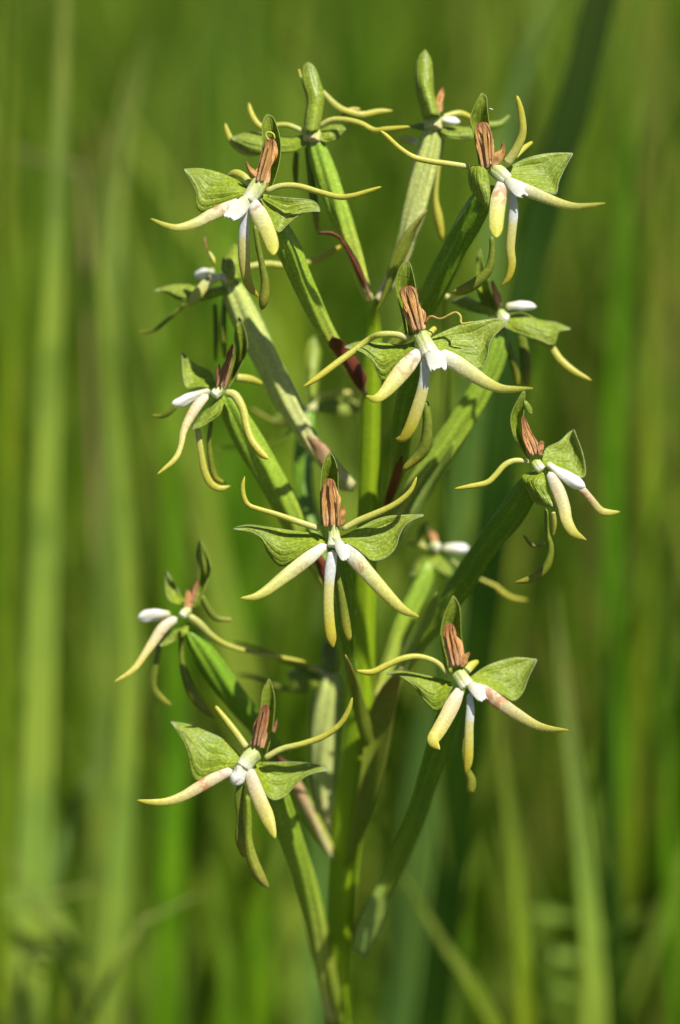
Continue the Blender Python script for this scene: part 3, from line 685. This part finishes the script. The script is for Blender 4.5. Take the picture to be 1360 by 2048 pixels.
# --- F: lower right, facing the lens
F_D = 80
f = Flower(Z8, F_D, '712,478 742,518 772,562', [38, 38, 40], 'flower with an orange dried anther and hooked lip lobe')
f.hood('662,505 645,400 630,300 648,190 695,82', '765,455 752,370 738,280 732,150 702,82', bulge=46)
f.anther('718,458 702,372 682,292 676,224', [42, 42, 38, 18], mat='anther_orange')
f.tube('staminode', '735,455 755,415 782,375', [22, 20, 6], 'anther', (-4, -14), wrinkle=0.15)
f.fil('672,500 622,440 560,410 490,400 420,415 350,445 270,482 182,474', [13, 14, 15, 16, 17, 17, 17, 9], (4, -20))
f.fil('765,475 795,445 828,424', [24, 22, 10], (4, 30))
f.sepal('685,535 620,514 560,500 480,484 410,474 348,486', '690,560 655,640 610,688 560,650 520,595 480,548 420,506 348,492', bulge=-12)
f.sepal('780,510 870,450 950,420 1030,404 1134,414', '790,535 890,570 960,605 1015,634 1062,590 1092,510 1134,422', bulge=12)
f.lobe('738,565 700,640 660,720 620,790 592,842 628,888', [26, 46, 46, 44, 36, 10], mat='lobe_pink')
f.lobe('800,555 870,590 950,650 1040,710 1130,760 1210,780 1302,785', [30, 40, 41, 36, 27, 18, 7], mat='lobe_pink')
f.mid('782,590 786,680 780,770 778,870 775,950 764,1018', [16, 25, 26, 28, 26, 12], (-8, 0))
f.stigma('760,540 790,590 832,638', '800,530 858,568 880,625', ragged=7)
f.spur('750,760 748,880 765,980 790,1050 784,1124', [9, 10, 16, 26, 22], dz=(30, 50))
f.ovary('930,1380 900,1420 878,1485 855,1560 832,1635 800,1710 755,1800 712,1880', [13, 19, 21, 20, 19, 18, 17, 13], F_D + 20, stem_d(1880) - 20)
bract('706,1900,455 722,1840,440 750,1780,425 775,1735,412 806,1690,392', '730,1918,500 758,1858,485 785,1790,462 800,1740,436 808,1690,394', 0, 0, 'bract_pale', label='pale green bract with reddish brown spots', bulge=-14)

# --- H: left, side view, facing left
f = Flower(Z4, 110, '508,868 478,880 452,902', [26, 30, 26], 'flower seen from the side with flushed drooping lip lobe')
f.hood('510,885 545,780 572,680 568,580 582,510 592,474', '532,868 592,760 637,650 632,570 606,492 594,474', bulge=34)
f.anther('494,862 510,795 538,710 560,616', [24, 24, 19, 7], mat='anther_dark')
f.tube('staminode', '488,850 480,790 486,728', [16, 15, 5], 'anther_dark', (-6, -14), wrinkle=0.15)
f.sepal('470,845 440,770 370,735 316,700 285,664', '462,862 380,852 310,862 290,800 285,740 282,668', (20, 70), bulge=14)
f.sepal('478,895 430,960 385,1005 338,1060', '512,940 492,1000 452,1032 390,1072 338,1086', (0, -20), bulge=-16)
f.knob('438,872 340,905 268,936 226,944', [16, 28, 31, 26], (-4, -20), flat=0.4)
f.lobe('250,955 205,998 165,1012 118,1008', [18, 18, 15, 7], (30, 50), mat='spur')
f.lobe('425,892 370,950 320,1030 290,1100 275,1180 240,1250 145,1332', [22, 32, 28, 22, 17, 17, 7], mat='lobe_pink')
f.mid('365,1075 385,1200 405,1310 440,1380 490,1406 548,1392', [18, 20, 22, 23, 19, 7], (0, 20), mat='fil')
f.spur('442,1035 430,1150 440,1260 465,1350 525,1378', [11, 14, 18, 18, 7])
f.fil('512,885 570,900 615,980 635,1070 665,1150 720,1220 760,1248', [20, 25, 23, 21, 22, 21, 8], (-4, -50))
f.fil('560,800 650,812 722,838', [20, 23, 12], (50, 90))
f.ovary('442,778 470,832 505,895 545,962 582,1030 612,1095 650,1160 715,1240', [15, 23, 27, 27, 24, 18, 13, 9], 128, stem_d(1240) - 14, mat='ovary_lit')
bract('652,1178 640,1150 628,1122 612,1096', '660,1160 652,1130 640,1108 616,1094', 170, 140, 'bract_brown')

# --- J: right, facing right and forward
f = Flower(Z6, 35, '818,398 838,430 862,455', [28, 30, 24], 'flower turned sideways with a long white lip base')
f.hood('788,390 722,300 690,220 690,130 752,5', '826,352 780,290 754,220 758,120 766,5', bulge=34)
f.anther('826,372 794,292 768,222 754,142', [36, 32, 22, 9], mat='anther_orange')
f.tube('staminode', '838,370 852,330 862,286', [24, 20, 12], 'anther_orange', (-6, -12), wrinkle=0.15)
f.tube('petal', '762,60 785,100 802,140', [8, 16, 8], 'hood', (20, 20), flat=0.3)
f.fil('795,408 710,400 650,425 600,480 550,525 460,545 362,560', [14, 16, 17, 17, 17, 15, 6], (0, -20))
f.sepal('860,400 885,330 960,290 1010,242 1042,224', '878,435 980,455 1100,495 1097,380 1044,226', (15, 50), bulge=14)
f.knob('885,412 960,470 1050,528 1108,548', [20, 31, 42, 34], (-6, -20), flat=0.45)
f.lobe('1075,545 1140,620 1190,680 1240,695 1305,690', [24, 23, 25, 22, 7], (0, 10), mat='lobe_pink')
f.lobe('900,462 950,560 985,660 1002,740 1042,810 1114,850', [24, 43, 42, 38, 30, 6], mat='lobe_pink')
f.sepal('840,455 762,478 745,502 770,552 800,612 830,645', '870,470 882,520 890,580 925,630 940,672', (0, -20), bulge=-18)
f.mid('925,690 930,760 922,830', [13, 16, 8], (20, 45), mat='fil')
f.spur('885,670 890,800 912,900 882,1010 800,1070 700,1092', [11, 13, 18, 24, 23, 5])
f.fil('755,825 810,880 880,868', [8, 13, 11], (70, 90), mat='spur')
f.ovary('1078,940 1052,982 1022,1028 988,1072 954,1120 915,1180 862,1252 800,1340', [14, 22, 25, 25, 24, 22, 19, 14], 55, stem_d(1400) - 40)
bract('775,1385 800,1310 838,1240 872,1185', '792,1390 830,1300 868,1232 876,1186', stem_d(1400) - 40, 230, 'bract_pale', label='pale folded bract')
bract('690,1735 708,1640 722,1540 735,1440 760,1380 800,1335', '712,1710 748,1610 772,1520 786,1440 796,1390 806,1335', stem_d(1700) - 36, 235, 'bract', bulge=18, label='long dark green bract wrapping the stem')

# --- K: lower left, small, facing left
f = Flower(Z7, 240, '440,385 415,400 395,420', [20, 24, 20], 'small sideways flower with a white lip base and dark hanging spur')
f.hood('440,392 462,290 482,200 470,120 484,50', '472,375 512,270 537,200 530,145 488,50', bulge=28)
f.anther('428,395 430,340 424,288', [16, 17, 9], mat='anther_orange')
f.anther('448,350 462,290 478,235', [10, 11, 5], mat='anther_dark')
f.sepal('415,350 372,280 340,225 322,200', '385,362 340,345 320,300 318,205', (10, 40))
f.knob('345,410 255,412 182,428', [20, 34, 26], (-6, -10), flat=0.45)
f.lobe('375,425 310,470 260,540 220,600 160,680 66,740', [20, 30, 27, 21, 17, 6], mat='lobe_pink')
f.sepal('430,452 370,476 312,515 286,556', '430,500 362,542 312,566 288,560', (0, -10), bulge=-12)
f.mid('290,550 270,660 260,760 300,820 348,852', [15, 17, 19, 18, 8], (10, 30), mat='spur')
f.fil('495,320 530,390 570,430 645,435', [11, 14, 14, 8], (20, 40), mat='spur')
f.fil('425,412 480,455 540,512 620,560 760,600 880,620 1005,642', [16, 20, 15, 12, 11, 11, 8], (-5, 90))
f.spur('395,505 395,600 410,700 450,800 510,870 562,912', [13, 14, 20, 27, 24, 9])
f.ovary('372,1258 408,1308 445,1362 480,1408 512,1450 552,1508 592,1580 628,1645 664,1710', [14, 21, 23, 22, 19, 16, 15, 14, 10], 258, stem_d(1710) - 22)
bract('668,1722 625,1660 594,1600 566,1545 548,1508', '660,1695 636,1640 606,1572 580,1530 552,1508', stem_d(1700) - 34, 278, 'bract_pinkish', label='faded straw and pink bract')

# --- G: left, seen from behind
f = Flower(Z4, 220, '560,255 530,262 500,280', [38, 34, 24], 'blurred flower seen from behind, below the flower with the broad pale lip', mat='ovary_pale')
f.hood('528,272 500,200 528,130 568,76', '605,270 608,180 600,120 572,76', bulge=-36)
f.anther('522,250 512,200 508,148', [12, 14, 6], mat='anther_dark')
f.knob('460,225 400,236 350,252', [20, 32, 26], (40, 60))
f.sepal('528,298 420,318 330,298 230,298 132,326', '528,345 430,378 330,392 260,380 200,344 132,332', (0, 10), bulge=-20)
f.lobe('515,245 440,270 390,320 350,372 322,416', [16, 29, 34, 33, 18], (-10, -30))
f.lobe('300,400 200,490 130,545 36,560', [12, 13, 12, 6], (60, 110), mat='spur')
f.fil('590,210 660,198 750,185 850,195 960,180 1060,140 1166,76', [14, 18, 19, 19, 18, 18, 9], (20, 30))
f.spur('520,345 510,480 510,600 520,705', [12, 17, 18, 10])
f.mid('462,400 470,560 466,720', [14, 18, 10], (60, 90), mat='spur')
f.tube('pollinarium', '376,990 384,1040 396,1070', [3, 4, 5], 'anther_dark', (-30, -40), zoom=Z1)
f.tube('pollinarium', '396,1064 408,1085 420,1110 428,1134', [5, 11, 12, 9], 'fil', (-38, -44), zoom=Z1, round1=0.25)
f.ovary('452,552 472,595 500,655 535,725 570,795 605,855 640,912 698,985', [16, 23, 26, 26, 23, 17, 13, 10], 230, stem_d(985) - 10, mat='ovary_pale')
bract('702,985 662,955 634,915 612,872', '712,965 680,930 650,890 616,872', stem_d(975) - 26, 215, 'bract_pinkish', label='faded pinkish bract with a dark tip')

# --- top left, seen from behind
f = Flower(Z1, 165, '912,450 915,480 912,512', [40, 46, 40], 'topmost flower seen from behind with a rounded green hood', mat='ovary_pale')
f.hood('872,475 882,380 890,300 866,215 866,140 895,112', '948,468 968,380 978,290 962,220 932,140 899,112', bulge=-28, dz=(0, 0))
f.fil('862,190 854,165 850,146', [6, 7, 5], (-10, -10))
f.fil('878,462 800,430 740,430 680,445 640,420 610,370 598,314', [13, 13, 14, 15, 16, 15, 8], (0, 20))
f.sepal('890,470 800,490 700,474 600,464 508,490', '892,525 830,562 740,572 650,577 570,546 508,496', (0, 20), bulge=-16)
f.lobe('700,560 600,566 540,540 510,505 490,460 478,418', [14, 21, 19, 17, 14, 8], (20, 30), mat='fil')
f.sepal('935,470 1000,432 1060,428 1086,446', '940,495 990,518 1040,502 1086,450', (0, 20), bulge=-14)
f.fil('945,440 1010,405 1080,402 1160,420 1230,455 1290,450 1412,436', [12, 15, 15, 15, 15, 15, 8], (0, -60))
f.lobe('960,250 1040,332 1100,360 1170,375 1250,360 1326,356', [12, 19, 17, 18, 16, 7], (30, 60), mat='fil')
f.fil('1060,385 1110,352 1160,350', [8, 12, 8], (50, 60), mat='fil_dry')
f.spur('892,530 908,680 925,820 946,972', [14, 18, 20, 12])
f.mid('838,560 832,650 836,750', [14, 17, 10], (60, 90), mat='spur')
f.ovary('622,262 640,318 664,385 686,448 706,505 724,560 742,608', [13, 20, 22, 20, 16, 12, 8], 168, stem_d(608) + 10, mat='ovary_lit')
bract('744,602 720,560 700,515 682,482 662,470 634,468', '736,580 722,536 706,506 690,482 664,464 636,464', stem_d(590) - 4, 140, 'bract_brown', label='dried dark brown bract with a curled tip', bulge=-8)

# --- top right, seen from behind
f = Flower(Z2, 190, '405,385 418,415 415,450', [40, 46, 44], 'topmost flower seen from behind with a tall pointed hood', mat='ovary_pale')
f.hood('372,398 345,300 328,200 340,100 376,48', '456,390 424,280 418,180 408,100 380,48', bulge=-44, dz=(0, 0))
f.anther('440,365 452,300 468,236', [20, 18, 8])
f.knob('455,405 510,408 556,414', [18, 24, 16], (-10, -5))
f.fil('470,388 550,370 622,396', [14, 17, 12], (0, 20))
f.sepal('420,418 500,430 600,440 640,474', '430,440 480,492 540,504 600,502 640,480', (0, 20), bulge=-16)
f.sepal('400,420 350,420 300,432', '400,445 350,455 300,438', (0, 40), bulge=-10)
f.fil('620,430 700,432 760,420 806,376', [16, 22, 18, 8], (40, 60), mat='hood')
f.lobe('340,520 290,500 248,508', [18, 24, 16], (50, 70))
f.spur('468,490 440,680 430,800 445,900 466,1014', [10, 12, 16, 24, 14], mat='fil')
f.tube('petal', '700,345 712,348 720,352', [2, 3, 2], 'stigma', (-150, -150))
f.ovary('868,240 860,290 848,340 836,390 824,440 812,485 796,530 770,580 748,610', [15, 20, 23, 23, 21, 17, 14, 11, 8], 195, stem_d(610) + 10, mat='ovary_pale')
bract('744,640 768,580 780,520 806,470 852,420', '770,600 796,545 815,505 838,450 854,420', stem_d(620), 150, 'bract', label='green bract with a dark tip', bulge=-12)

# --- I: right, side view behind
f = Flower(Z3, 210, '885,300 900,330 925,345', [24, 30, 22], 'small sideways flower with a dark hood')
f.hood('700,1392 650,1290 635,1200 640,1100 655,1050', '755,1372 704,1260 692,1200 668,1120 658,1050', zoom=Z2, bulge=26)
f.anther('890,282 878,240 856,172', [14, 14, 6], mat='anther_orange')
f.knob('915,285 985,280 1048,284', [14, 22, 17], (-8, -8), flat=0.5)
f.sepal('872,290 800,262 740,240 686,262', '872,322 800,312 740,292 688,268', (0, 20), bulge=-10)
f.fil('690,250 605,228 535,214', [14, 19, 14], (30, 40))
f.sepal('895,325 980,308 1060,340 1130,350 1192,376', '912,370 1000,412 1060,432 1122,452 1142,394 1190,382', (0, 0), bulge=-14)
f.lobe('935,335 1030,405 1105,450 1150,510 1210,560 1284,598', [14, 18, 17, 18, 16, 6], (10, -20), mat='fil')
f.mid('985,400 1000,520 1005,625', [18, 26, 14], (60, 80), mat='spur')
f.spur('908,395 940,490 960,560 966,625', [12, 16, 17, 10])
f.ovary('1000,640 992,700 962,775 922,845 880,910 838,975 802,1030 752,1100', [14, 22, 24, 25, 25, 24, 18, 10], 225, stem_d(1100) - 10, mat='ovary_lit')
bract('760,1120 800,1050 838,985 880,925 908,882', '790,1100 830,1040 868,968 896,925 910,882', stem_d(1100) - 16, 205, 'bract_pale', label='pale green bract with a pinkish edge', bulge=-12)

# --- L: behind the stem at the right
f = Flower(Z9, 460, '470,800 500,790 540,800', [50, 50, 40], 'strongly blurred flower with a white lip, behind the middle of the stem')
f.hood('360,790 338,690 368,600 422,552', '432,790 444,700 434,620 426,552', bulge=20)
f.anther('500,760 485,700 458,630', [30, 30, 16], mat='anther_orange')
f.knob('560,800 680,805 812,806', [30, 56, 44], (-5, -5))
f.sepal('460,840 380,880 310,940 270,1040', '540,860 560,960 440,1060 275,1050', (0, -10), bulge=-20)
f.sepal('500,850 580,880 640,960 660,1040', '480,880 480,980 560,1060 655,1045', (0, -10), bulge=-20)
f.fil('440,800 340,770 240,760', [20, 24, 14], (10, 20))
f.fil('640,900 850,1050 1040,1140 1095,1192 1200,1250 1345,1272', [10, 12, 20, 27, 18, 10], (0, 40))
f.ovary('862,1120 845,1165 822,1215 800,1265 778,1330 752,1400', [13, 17, 18, 17, 14, 9], 450, stem_d(1400) + 14, mat='ovary_lit')

# --- M: behind the stem at the left
f = Flower(Z10, 500, '255,640 255,680 250,730', [36, 40, 40], 'strongly blurred dark hooded flower behind the stem', mat='ovary_pale')
f.hood('215,620 198,350 218,200 275,126', '296,620 314,400 324,240 280,126', bulge=-36)
f.fil('270,730 290,640 380,600 480,588 590,590 640,640 652,740 640,840', [18, 22, 24, 24, 22, 22, 18, 10], (0, 30))
f.sepal('270,690 400,640 520,620 648,660', '270,740 400,755 520,765 648,720', (10, 40), bulge=-12)
f.fil('250,700 160,800 40,840 -80,800 -240,700', [16, 20, 20, 18, 10], (0, 40), mat='spur')
f.sepal('240,690 120,700 0,740 -60,790', '240,740 120,800 0,820 -58,795', (0, 40), bulge=-10)
f.fil('210,760 0,960 -200,1010 -540,1030', [10, 12, 12, 8], (20, 60), mat='spur')
f.ovary('623,812 612,870 606,940 612,1010 632,1080 665,1150 712,1220', [12, 17, 19, 18, 15, 12, 9], 500, stem_d(1220) + 14)
bract('716,1235 668,1165 630,1090 612,1030', '718,1215 672,1140 638,1068 614,1030', stem_d(1230) + 6, 440, 'bract_pinkish')

# --- N: behind the lower stem
f = Flower(Z11, 460, '440,420 440,470 450,520', [54, 60, 56], 'strongly blurred back flower with thin spreading petals, behind the lower stem', mat='ovary_pale')
f.hood('380,470 372,350 380,220 450,130', '506,470 512,350 500,220 454,130', bulge=-30, mat='spur')
f.sepal('430,460 300,430 180,430 60,470', '430,560 300,610 180,640 60,480', (0, 20), bulge=-12)
f.fil('400,470 200,420 0,340 -200,260 -420,200', [20, 24, 22, 20, 12], (0, 30), mat='spur')
f.fil('400,560 200,620 0,600 -200,520 -380,480', [20, 24, 22, 20, 12], (0, 40), mat='spur')
f.fil('420,490 330,440 240,430', [26, 30, 20], (-10, -10), mat='lobe_pink')
f.ovary('662,1342 656,1400 650,1465 650,1535 655,1600 672,1660 695,1710', [18, 27, 29, 26, 22, 17, 12], 455, stem_d(1710) + 10, mat='ovary_pale')
